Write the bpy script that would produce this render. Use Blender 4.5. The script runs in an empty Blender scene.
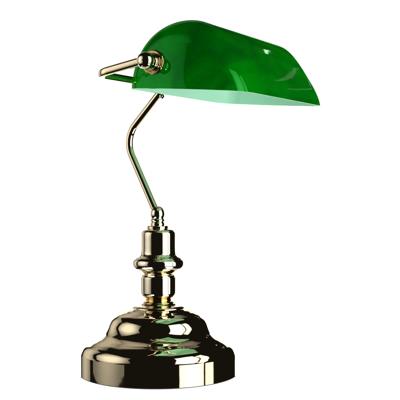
import bpy, math
from mathutils import Vector, Matrix

# ------------------------------------------------------------------ camera
sc = bpy.context.scene
C = sc.collection
cam_d = bpy.data.cameras.new('camera')
cam = bpy.data.objects.new('camera', cam_d)
C.objects.link(cam)
sc.camera = cam
cam.location = (0.0425, -0.9729, 0.19315)
cam.rotation_euler = (math.radians(90), 0, 0)
cam_d.sensor_width = 36
cam_d.lens = 36 * 972.9 / 400
cam_d.shift_y = -20.6 / 400
cam_d.clip_start = 0.01
cam_d.clip_end = 100

# ------------------------------------------------------------------ dark studio
w = bpy.data.worlds.new('World')
sc.world = w
w.use_nodes = True
w.node_tree.nodes['Background'].inputs[0].default_value = (1, 0.92, 0.8, 1)
w.node_tree.nodes['Background'].inputs[1].default_value = 0.009
sc.view_settings.view_transform = 'Standard'
sc.view_settings.look = 'None'
sc.view_settings.exposure = 0
sc.view_settings.gamma = 1
sc.cycles.max_bounces = 12
sc.cycles.glossy_bounces = 8
sc.cycles.sample_clamp_indirect = 8
sc.cycles.caustics_reflective = False
sc.cycles.caustics_refractive = False


def softbox(name, loc, target, width, height, radiance, color=(1, 1, 1), fall=0.0):
    d = bpy.data.lights.new(name, 'AREA')
    d.shape = 'RECTANGLE'
    d.size = width
    d.size_y = height
    d.energy = radiance * math.pi * width * height
    d.color = color
    if fall:                                # cloth front: hot in the middle, weaker towards the edges
        d.use_nodes = True
        t = d.node_tree
        em = t.nodes['Emission']
        g = t.nodes.new('ShaderNodeNewGeometry')
        sub = t.nodes.new('ShaderNodeVectorMath')
        sub.operation = 'SUBTRACT'
        sub.inputs[1].default_value = (0.5, 0.5, 0)
        t.links.new(g.outputs['Parametric'], sub.inputs[0])
        ln = t.nodes.new('ShaderNodeVectorMath')
        ln.operation = 'LENGTH'
        t.links.new(sub.outputs[0], ln.inputs[0])
        mr = t.nodes.new('ShaderNodeMapRange')
        mr.interpolation_type = 'SMOOTHSTEP'
        mr.inputs['From Min'].default_value = 0.1
        mr.inputs['From Max'].default_value = 0.65
        mr.inputs['To Min'].default_value = 1 + 0.3 * fall
        mr.inputs['To Max'].default_value = max(1 - 0.8 * fall, 0)
        t.links.new(ln.outputs['Value'], mr.inputs['Value'])
        t.links.new(mr.outputs['Result'], em.inputs['Strength'])
    o = bpy.data.objects.new(name, d)
    C.objects.link(o)
    o.location = loc
    o.rotation_euler = (Vector(target) - Vector(loc)).to_track_quat('-Z', 'Y').to_euler()
    return o


def around(az, dist, z):
    a = math.radians(az)
    return (math.sin(a) * dist, -math.cos(a) * dist, z)


# right: large softbox plus a narrower panel beside it
softbox('key_softbox', around(49, 1.15, 0.55), (0, 0, 0.55), 0.76, 1.70, 3.2, (1, 0.97, 0.94), fall=0.5)
softbox('side_softbox', around(77, 1.15, 0.45), (0, 0, 0.45), 0.29, 1.50, 2.3, (1, 0.95, 0.90), fall=0.4)
# left: softer fill
softbox('fill_softbox', around(-74, 1.2, 0.50), (0, 0, 0.50), 1.30, 1.50, 1.0, (1, 0.98, 0.95), fall=1.0)
softbox('edge_softbox', around(-124, 1.2, 0.20), (0, 0, 0.20), 0.62, 1.30, 0.65, (1, 0.95, 0.88), fall=0.8)
# dim panels added behind the lamp to give the brass ledges a beige reflection
softbox('ledge_fill', (-0.12, 0.80, 1.18), (0, 0, 0.1), 1.2, 0.50, 0.40, (1, 0.93, 0.84), fall=1.1)
softbox('ledge_fill', around(-152, 1.25, 0.92), (0, 0, 0.1), 0.90, 0.60, 0.45, (1, 0.93, 0.84), fall=1.0)
# small lamps added behind, placed only to make glints and streaks in the glass
for loc, sx_, sy_, rad in (((0.695, 1.16, 0.925), 0.075, 0.009, 6.0), ((0.88, 1.12, 0.86), 0.16, 0.014, 0.40), ((0.98, 1.12, 0.79), 0.18, 0.012, 0.40), ((0.84, 1.20, 0.80), 0.14, 0.020, 0.7)):
    softbox('glint_lamp', loc, (0.12, -0.03, 0.30), sx_, sy_, rad)
# added low lamp brightens the shade's inside; added gridded lamps whiten the stand
softbox('lining_fill', around(58, 1.05, -0.66), (0, 0, 0.2), 0.7, 0.36, 21.0)
for az in (-72, -42, 60):
    g = softbox('stand_fill', around(az, 0.45, -0.30), (0, 0, -0.05), 0.20, 0.14, 4.0)
    g.data.spread = math.radians(50)
# lamps that light the paper sweep only
for sx in (-1, 1):
    softbox('sweep_light', (1.25 * sx, 0.92, 0.10), (0.80 * sx, 1.55, 0.05), 0.5, 1.3, 13.8)


# ------------------------------------------------------------------ materials
def new_mat(name):
    m = bpy.data.materials.new(name)
    m.use_nodes = True
    nt = m.node_tree
    return m, nt, nt.nodes['Principled BSDF'], nt.nodes['Material Output']


def noise_bump(nt, bsdf, scale, strength, dist=0.001):
    tc = nt.nodes.new('ShaderNodeTexCoord')
    n = nt.nodes.new('ShaderNodeTexNoise')
    n.inputs['Scale'].default_value = scale
    n.inputs['Detail'].default_value = 2
    b = nt.nodes.new('ShaderNodeBump')
    b.inputs['Strength'].default_value = strength
    b.inputs['Distance'].default_value = dist
    nt.links.new(tc.outputs['Object'], n.inputs['Vector'])
    nt.links.new(n.outputs['Fac'], b.inputs['Height'])
    nt.links.new(b.outputs['Normal'], bsdf.inputs['Normal'])
    return tc, n, b


def metal(name, col, rough, bump=0.05):
    m, nt, p, out = new_mat(name)
    p.inputs['Metallic'].default_value = 1
    tc, n, b = noise_bump(nt, p, 35, bump)
    n2 = nt.nodes.new('ShaderNodeTexNoise')
    n2.inputs['Scale'].default_value = 60
    n2.inputs['Detail'].default_value = 6
    nt.links.new(tc.outputs['Object'], n2.inputs['Vector'])
    r = nt.nodes.new('ShaderNodeMapRange')
    r.inputs['To Min'].default_value = rough * 0.6
    r.inputs['To Max'].default_value = rough * 1.6
    nt.links.new(n2.outputs['Fac'], r.inputs['Value'])
    nt.links.new(r.outputs['Result'], p.inputs['Roughness'])
    p.inputs['Base Color'].default_value = (*col, 1)
    return m


BRASS = metal('polished_brass', (0.84, 0.74, 0.54), 0.035)
BRASS_BASE = metal('base_brass', (0.81, 0.69, 0.46), 0.035, 0.11)
nt = BRASS_BASE.node_tree                 # faint spinning rings
tc = nt.nodes.new('ShaderNodeTexCoord')
wv = nt.nodes.new('ShaderNodeTexWave')
wv.wave_type = 'RINGS'
wv.rings_direction = 'Z'
wv.inputs['Scale'].default_value = 62
wv.inputs['Distortion'].default_value = 1.5
wv.inputs['Detail Scale'].default_value = 0.6
nt.links.new(tc.outputs['Object'], wv.inputs['Vector'])
wb = nt.nodes.new('ShaderNodeBump')
wb.inputs['Strength'].default_value = 0.05
wb.inputs['Distance'].default_value = 0.001
nt.links.new(wv.outputs['Fac'], wb.inputs['Height'])
old = [n for n in nt.nodes if n.type == 'BUMP' and n != wb][0]
nt.links.new(old.outputs['Normal'], wb.inputs['Normal'])
nt.links.new(wb.outputs['Normal'], nt.nodes['Principled BSDF'].inputs['Normal'])
BRASS_M = metal('pale_gold_brass', (0.84, 0.71, 0.47), 0.035)
BRASS_Y = metal('yellow_brass', (0.86, 0.66, 0.32), 0.06)

# paper sweep and white stand
PAPER, nt, p, out = new_mat('white_paper')
p.inputs['Base Color'].default_value = (0.88, 0.88, 0.88, 1)
p.inputs['Roughness'].default_value = 0.9
p.inputs['Specular IOR Level'].default_value = 0.1
noise_bump(nt, p, 300, 0.03)

FELT, nt, p, out = new_mat('black_felt')
p.inputs['Base Color'].default_value = (0.012, 0.011, 0.01, 1)
p.inputs['Roughness'].default_value = 0.95
noise_bump(nt, p, 900, 0.3)

# green cased glass, outer skin: deep green body, green mirror of the casing below, clear gloss on top
GLASS, nt, p, out = new_mat('green_cased_glass')
p.inputs['Base Color'].default_value = (0.0, 0.036, 0.006, 1)
p.inputs['Roughness'].default_value = 0.03
p.inputs['IOR'].default_value = 1.5
p.inputs['Specular IOR Level'].default_value = 0.15
tc, n, b = noise_bump(nt, p, 16, 0.06, 0.004)
tr = nt.nodes.new('ShaderNodeBsdfTranslucent')
# streaky reflections in the glass painted into its colour, lighter and darker, along the shade
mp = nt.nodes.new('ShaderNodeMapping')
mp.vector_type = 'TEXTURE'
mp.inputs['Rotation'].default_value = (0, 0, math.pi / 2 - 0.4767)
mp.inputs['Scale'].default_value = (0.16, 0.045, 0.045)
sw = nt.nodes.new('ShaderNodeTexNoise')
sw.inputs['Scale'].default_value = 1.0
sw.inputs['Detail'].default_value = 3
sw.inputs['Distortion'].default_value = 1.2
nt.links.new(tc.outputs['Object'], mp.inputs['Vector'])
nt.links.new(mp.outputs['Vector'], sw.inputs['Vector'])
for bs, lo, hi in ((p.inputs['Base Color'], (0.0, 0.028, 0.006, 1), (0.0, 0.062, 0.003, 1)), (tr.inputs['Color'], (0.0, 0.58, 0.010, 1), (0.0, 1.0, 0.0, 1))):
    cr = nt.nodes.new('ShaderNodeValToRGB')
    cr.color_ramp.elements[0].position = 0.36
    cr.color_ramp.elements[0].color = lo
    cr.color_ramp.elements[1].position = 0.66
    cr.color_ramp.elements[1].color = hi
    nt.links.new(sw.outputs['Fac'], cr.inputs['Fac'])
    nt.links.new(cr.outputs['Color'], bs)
gl = nt.nodes.new('ShaderNodeBsdfGlossy')
gl.inputs['Color'].default_value = (0.0, 0.75, 0.08, 1)
gl.inputs['Roughness'].default_value = 0.03
nt.links.new(b.outputs['Normal'], gl.inputs['Normal'])
m1 = nt.nodes.new('ShaderNodeMixShader')
m1.inputs[0].default_value = 0.45
m2 = nt.nodes.new('ShaderNodeMixShader')
m2.inputs[0].default_value = 0.09
nt.links.new(p.outputs[0], m1.inputs[1])
nt.links.new(tr.outputs[0], m1.inputs[2])
nt.links.new(m1.outputs[0], m2.inputs[1])
nt.links.new(gl.outputs[0], m2.inputs[2])
nt.links.new(m2.outputs[0], out.inputs['Surface'])

# inner opal casing
OPAL, nt, p, out = new_mat('opal_lining')
p.inputs['Base Color'].default_value = (0.50, 0.87, 0.69, 1)
p.inputs['Roughness'].default_value = 0.25
tr = nt.nodes.new('ShaderNodeBsdfTranslucent')
tr.inputs['Color'].default_value = (0.25, 0.75, 0.45, 1)
m1 = nt.nodes.new('ShaderNodeMixShader')
m1.inputs[0].default_value = 0.3
nt.links.new(p.outputs[0], m1.inputs[1])
nt.links.new(tr.outputs[0], m1.inputs[2])
nt.links.new(m1.outputs[0], out.inputs['Surface'])

BULB, nt, p, out = new_mat('frosted_bulb')
p.inputs['Base Color'].default_value = (0.85, 0.85, 0.83, 1)
p.inputs['Roughness'].default_value = 0.3
noise_bump(nt, p, 50, 0.02)


# ------------------------------------------------------------------ mesh helpers
def link_mesh(name, verts, faces, mat, parent=None, smooth=True, sharp=35):
    me = bpy.data.meshes.new(name)
    me.from_pydata([tuple(v) for v in verts], [], faces)
    me.validate()
    import bmesh
    bm = bmesh.new()
    bm.from_mesh(me)
    bmesh.ops.remove_doubles(bm, verts=bm.verts, dist=1e-6)
    bmesh.ops.recalc_face_normals(bm, faces=bm.faces)
    bm.to_mesh(me)
    bm.free()
    if smooth:
        for f in me.polygons:
            f.use_smooth = True
        me.set_sharp_from_angle(angle=math.radians(sharp))
    me.materials.append(mat)
    o = bpy.data.objects.new(name, me)
    C.objects.link(o)
    if parent:
        o.parent = parent
    return o


def curve_pts(pts, n=6):
    """Catmull-Rom through pts; a point written (x, y, 1) is a sharp corner."""
    out = []
    P = [(p[0], p[1]) for p in pts]
    S = [len(p) > 2 for p in pts]
    for i in range(len(P) - 1):
        p1, p2 = P[i], P[i + 1]
        p0 = P[i - 1] if i > 0 and not S[i] else p1
        p3 = P[i + 2] if i + 2 < len(P) and not S[i + 1] else p2
        for k in range(n):
            t = k / n
            q = []
            for c in (0, 1):
                a, b, d, e = p0[c], p1[c], p2[c], p3[c]
                q.append(0.5 * (2 * b + (d - a) * t + (2 * a - 5 * b + 4 * d - e) * t * t + (3 * b - a - 3 * d + e) * t ** 3))
            out.append(tuple(q))
    out.append(P[-1])
    return out


def lathe(name, prof, mat, parent=None, seg=192, axis=None, origin=(0, 0, 0), sharp=35):
    """prof: (r, h) in metres along axis (default z)."""
    ax = Vector(axis or (0, 0, 1)).normalized()
    q = Vector((0, 0, 1)).rotation_difference(ax).to_matrix()
    og = Vector(origin)
    verts, faces = [], []
    n = len(prof)
    for s in range(seg):
        a = 2 * math.pi * s / seg
        for r, h in prof:
            verts.append(og + q @ Vector((max(r, 0) * math.cos(a), max(r, 0) * math.sin(a), h)))
    for s in range(seg):
        t = (s + 1) % seg
        for i in range(n - 1):
            f = [s * n + i, t * n + i, t * n + i + 1, s * n + i + 1]
            if prof[i][0] <= 1e-7:
                f = [s * n, t * n + i + 1, s * n + i + 1] if i == 0 else f
            elif prof[i + 1][0] <= 1e-7:
                f = [s * n + i, t * n + i, s * n + i + 1]
            faces.append(f)
    return link_mesh(name, verts, faces, mat, parent, sharp=sharp)


def mm(prof):
    return [tuple([p[0] / 1000, p[1] / 1000] + list(p[2:])) for p in prof]


def fillet(points, rad, n=12):
    """Round the inner corners of a 3-D polyline."""
    P = [Vector(p) for p in points]
    if not isinstance(rad, (list, tuple)):
        rad = [rad] * (len(P) - 2)
    out = [P[0]]
    for i in range(1, len(P) - 1):
        u = (P[i - 1] - P[i]).normalized()
        v = (P[i + 1] - P[i]).normalized()
        ang = u.angle(v)
        d = rad[i - 1] / math.tan(ang / 2)
        a, b = P[i] + u * d, P[i] + v * d
        c = P[i] + (u + v).normalized() * (rad[i - 1] / math.sin(ang / 2))
        r0, r1 = a - c, b - c
        tot = r0.angle(r1)
        for k in range(n + 1):
            t = k / n
            out.append(c + (r0 * math.sin((1 - t) * tot) + r1 * math.sin(t * tot)) / math.sin(tot))
    out.append(P[-1])
    return out


def tube(name, path, ru, rv, mat, parent=None, up=(0, 0, 1), seg=40, power=2.0, sharp=50):
    """Sweep a superellipse section; ru along side, rv along up."""
    verts, faces = [], []
    n = len(path)
    side = None
    for i, p in enumerate(path):
        t = (path[min(i + 1, n - 1)] - path[max(i - 1, 0)]).normalized()
        s = t.cross(Vector(up)).normalized()
        u = s.cross(t).normalized()
        for k in range(seg):
            a = 2 * math.pi * k / seg
            c, sn = math.cos(a), math.sin(a)
            e = 2 / power
            x = math.copysign(abs(c) ** e, c) * ru
            y = math.copysign(abs(sn) ** e, sn) * rv
            verts.append(p + s * x + u * y)
    for i in range(n - 1):
        for k in range(seg):
            l = (k + 1) % seg
            faces.append([i * seg + k, i * seg + l, (i + 1) * seg + l, (i + 1) * seg + k])
    faces.append(list(range(seg)))
    faces.append([(n - 1) * seg + k for k in range(seg)])
    return link_mesh(name, verts, faces, mat, parent, sharp=sharp)


# ------------------------------------------------------------------ the setting: seamless white paper sweep
pts = []
floor_z, back_y, R = -0.76, 1.55, 0.5
path = [(-0.12, floor_z), (back_y - R, floor_z)]
for k in range(1, 17):
    a = math.pi / 2 * k / 16
    path.append((back_y - R + R * math.sin(a), floor_z + R - R * math.cos(a)))
path.append((back_y, 0.4))
path.append((back_y, 0.80))
verts, faces = [], []
half = 1.06
th = 0.004
for (y, z) in path:
    verts += [(-half, y, z), (half, y, z)]
m = len(path)
nrm = []
for i in range(m):
    a, b = path[max(i - 1, 0)], path[min(i + 1, m - 1)]
    d = Vector((b[0] - a[0], b[1] - a[1])).normalized()
    nrm.append((d.y, -d.x))
for (y, z), (ny, nz) in zip(path, nrm):
    verts += [(-half, y + ny * th, z + nz * th), (half, y + ny * th, z + nz * th)]
for i in range(m - 1):
    faces.append([2 * i, 2 * i + 1, 2 * i + 3, 2 * i + 2])
    j = 2 * m + 2 * i
    faces.append([j, j + 2, j + 3, j + 1])
    faces.append([2 * i, 2 * i + 2, j + 2, j])
    faces.append([2 * i + 1, j + 1, j + 3, 2 * i + 3])
faces.append([0, 2 * m, 2 * m + 1, 1])
e0, e1 = 2 * (m - 1), 2 * m + 2 * (m - 1)
faces.append([e0, e0 + 1, e1 + 1, e1])
sweep = link_mesh('backdrop', verts, faces, PAPER)
sweep['kind'] = 'structure'

# added white stand that carries the lamp, narrow so the rim reflects no floor
stand = lathe('added_stand', curve_pts(mm([(0, -756, 1), (70, -756, 1), (70, -755, 1), (66, -3, 1), (65.5, -1), (64, 0, 1), (0, 0, 1)]), 4), PAPER, seg=96)
stand['kind'] = 'structure'

# ------------------------------------------------------------------ the lamp
AL = 0.4767
A = Vector((math.sin(AL), math.cos(AL), 0))       # along the shade
B = Vector((-math.cos(AL), math.sin(AL), 0))      # towards the shade's back
Z = Vector((0, 0, 1))


def abz(a, b, z):
    return A * a + B * b + Z * z


lamp = bpy.data.objects.new('desk_lamp', None)
C.objects.link(lamp)
lamp['label'] = "polished brass banker's desk lamp with green glass shade and round stepped base"
lamp['category'] = 'lamp'

lathe('base_pad', mm([(0, 0), (78.3, 0), (78.8, 0.2), (78.8, 0.88), (0, 0.88)]), FELT, lamp, seg=128).location.x = 0.0012
base = lathe('base', curve_pts(mm([
    (0, 0.9, 1), (79.0, 0.9, 1), (79.0, 21.6, 1), (78.7, 22.0, 1), (78.1, 22.9), (77.2, 24.6), (75.6, 27.8), (73, 30.8),
    (68, 34.3), (62, 37.4), (57, 40.0), (53.6, 43.2), (51.0, 47.2), (49.2, 51.5), (47.2, 55.2), (44.6, 58.2),
    (41.5, 60.3), (35, 62.9), (28.8, 64.9), (26.6, 65.4, 1), (26.3, 66.4), (25.2, 67.4), (22.5, 67.9), (20, 68.0, 1),
    (18.4, 68.4), (17.4, 69.6, 1), (0, 69.6, 1)]), 7), BRASS_BASE, lamp, seg=256)
base.location.x = 0.0012
lathe('foot_collar', curve_pts(mm([(0, 69.4, 1), (15.6, 69.5, 1), (16.0, 70.6), (15.0, 71.8, 1), (13.4, 72.4), (13.2, 74.2), (14.4, 75.4, 1), (15.6, 76.2, 1), (0, 76.3, 1)]), 6), BRASS_Y, lamp).location.x = 0.0010
col = lathe('column', curve_pts(mm([
    (0, 76.2, 1), (15.0, 76.2, 1), (16.6, 77.2), (17.5, 79.4), (17.7, 82), (17.7, 94.6), (17.4, 95.6, 1),
    (16.9, 96.1, 1), (17.1, 97.4), (17.9, 98.8), (20.6, 100.8), (23.8, 103.6), (25.6, 106.8), (26.0, 109.8), (25.3, 112.8),
    (22.9, 115.2), (19.9, 116.8), (18.2, 118.6), (17.5, 121.5), (17.4, 130), (17.4, 138.0), (16.9, 140.8),
    (15.3, 142.6), (13.0, 143.4), (11.6, 143.6, 1), (0, 143.6, 1)]), 7), BRASS, lamp)
col.location.x = 0.0009
lathe('flange', curve_pts(mm([(0, 143.6, 1), (10.4, 143.6, 1), (10.9, 144.2, 1), (10.9, 146.4, 1), (10.5, 146.9, 1), (0, 146.9, 1)]), 3), BRASS, lamp, seg=96)
lathe('finial', curve_pts(mm([(0, 146.9, 1), (6.9, 146.9, 1), (7.2, 148.6), (6.6, 150.2, 1), (6.2, 150.6, 1), (7.0, 151.4), (7.0, 152.8), (6.3, 153.8, 1),
                              (6.2, 154.4, 1), (7.0, 156.6), (7.2, 159), (6.6, 162), (5.0, 164.5), (2.6, 166.0), (0, 166.4)]), 6), BRASS, lamp, seg=96)

# arm: bent tube in the plane across the shade
ap = [abz(0, 0.0015, 0.1600), abz(0, 0.0385, 0.2345), abz(0, -0.0046, 0.2815)]
tube('arm', fillet(ap, 0.028, 24), 0.0037, 0.0037, BRASS_M, lamp, up=A, seg=48)
# cap screw under the arm's top
lathe('nut', curve_pts(mm([(0, 0, 1), (1.9, 0, 1), (2.5, 0.8), (2.5, 3.2), (1.9, 4, 1), (0, 4, 1)]), 4), BRASS, lamp, seg=48,
      axis=-B * 0.8 - Z * 0.6, origin=abz(0, -0.0030, 0.2775))

# yoke: one flat bar round the back of the shade
kb, kz, ka = -0.0548, 0.2968, 0.1165
yk = [abz(-ka, kb, kz), abz(-ka, -0.0035, 0.2868), abz(ka, -0.0035, 0.2868), abz(ka, kb, kz)]
tube('yoke', fillet(yk, 0.0125, 20), 0.0029, 0.0038, BRASS_M, lamp, seg=48, power=2.5)

# shade
L2, Bc, W2, Z0, H = 0.1025, -0.0818, 0.0592, 0.2714, 0.0627


def sgrid(L2, W2, H, d):
    """Arched trough with rounded, nearly flat closed ends. d shrinks it inward."""
    grid = []
    nb, rho = 96, 0.021
    tilt = 0.062
    # longitudinal stations: (a, inset)
    st = []
    nf = 26
    for i in range(nf):                    # end face: from the rim line centre out to the roll
        q = i / nf
        st.append((L2 - d, None, q))
    for i in range(21):
        g = math.pi / 2 * i / 20
        st.append((L2 - d - (rho - d) * (1 - math.cos(g)), (rho - d) * (1 - math.sin(g)), 1))
    full = [(-a, o, q) for a, o, q in st]
    mid = [(-(L2 - rho) + 2 * (L2 - rho) * k / 24, 0, 1) for k in range(1, 24)]
    full += mid + [(a, o, q) for a, o, q in reversed(st)]
    for a, o, q in full:
        inset = (rho - d) if o is None else o
        w_ = W2 - d - inset
        h_ = H - d - inset
        bulge = 0.0
        if o is None:
            bulge = 0.004 * (1 - q * q)
        row = []
        for k in range(nb + 1):
            t = math.pi * k / nb
            c, sn = math.cos(t), math.sin(t)
            x = c * w_ * q
            hgt = max(sn, 0) ** (0.94 + 0.06 * (1 - abs(c)) ** 2) * h_ * q
            if c < 0:                       # the front slope is straighter than the back
                ac = abs(c)
                sm = min(ac / 0.85, 1)
                pw = 2 - 0.58 * sm * sm * (3 - 2 * sm)
                hgt = max(1 - ac ** pw, 0) ** (1 / pw) * h_ * q
            x += 0.003 * sn * sn * q
            aa = a + math.copysign(bulge, a)
            row.append(abz(aa, Bc + x * math.cos(tilt) - hgt * math.sin(tilt), Z0 + x * math.sin(tilt) + hgt * math.cos(tilt)))
        grid.append(row)
    return grid


def grid_faces(g, off=0, flip=False):
    f = []
    nb = len(g[0])
    for i in range(len(g) - 1):
        for k in range(nb - 1):
            q = [off + i * nb + k, off + i * nb + k + 1, off + (i + 1) * nb + k + 1, off + (i + 1) * nb + k]
            f.append(q[::-1] if flip else q)
    return f


go = sgrid(L2, W2, H, 0)
gi = sgrid(L2, W2, H, 0.0028)
verts = [v for r in go for v in r]
faces = grid_faces(go)
# rim strip between outer and inner skin
nb = len(go[0])
base_i = len(verts)
for i in range(len(go)):
    verts += [gi[i][0], gi[i][-1]]
for i in range(len(go) - 1):
    faces.append([i * nb, (i + 1) * nb, base_i + 2 * (i + 1), base_i + 2 * i])
    faces.append([i * nb + nb - 1, base_i + 2 * i + 1, base_i + 2 * (i + 1) + 1, (i + 1) * nb + nb - 1])
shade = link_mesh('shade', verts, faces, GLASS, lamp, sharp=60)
lining = link_mesh('lining', [v for r in gi for v in r], grid_faces(gi, flip=True), OPAL, shade, sharp=60)

# knobs on both ends, each with its washer
for s in (-1, 1):
    out_ax = A * s
    o0 = abz(s * (L2 + 0.0015), kb - 0.001, kz - 0.0008)
    knob = lathe('knob', curve_pts(mm([(0, 1, 1), (5.2, 1.0, 1), (5.0, 3.0), (6.6, 4.2), (7.0, 5.6), (6.4, 7.0), (4.9, 8.0, 1), (4.8, 9.0, 1), (6.3, 9.9), (7.3, 11.9),
                                   (7.6, 14.4), (7.1, 17.2), (5.5, 19.4), (3.1, 20.8), (0, 21.2)]), 6), BRASS, lamp, seg=96, axis=out_ax, origin=o0)
    lathe('washer', curve_pts(mm([(0, 0, 1), (10.4, 0, 1), (11.0, 0.9), (10.8, 2.2), (9.8, 2.9), (8.8, 2.5, 1), (8.2, 2.4, 1), (7.6, 3.4), (5.0, 4.0, 1), (0, 4, 1)]), 5), BRASS_Y, knob, seg=96,
          axis=out_ax, origin=o0)

# socket and bulb inside the shade
lathe('bulb_socket', curve_pts(mm([(0, 0, 1), (4, 0, 1), (4, 26, 1), (10, 27, 1), (11, 29), (11, 52), (10, 53, 1), (0, 53, 1)]), 3), BRASS, lamp, seg=64,
      axis=-B, origin=abz(0.0, -0.0040, 0.2980))
lathe('bulb', curve_pts(mm([(0, 52, 1), (8, 52, 1), (8.5, 56), (11, 66), (12, 74), (10, 82), (5, 86.5), (0, 87.5)]), 6), BULB, lamp, seg=64,
      axis=-B, origin=abz(0.0, -0.0040, 0.2985))
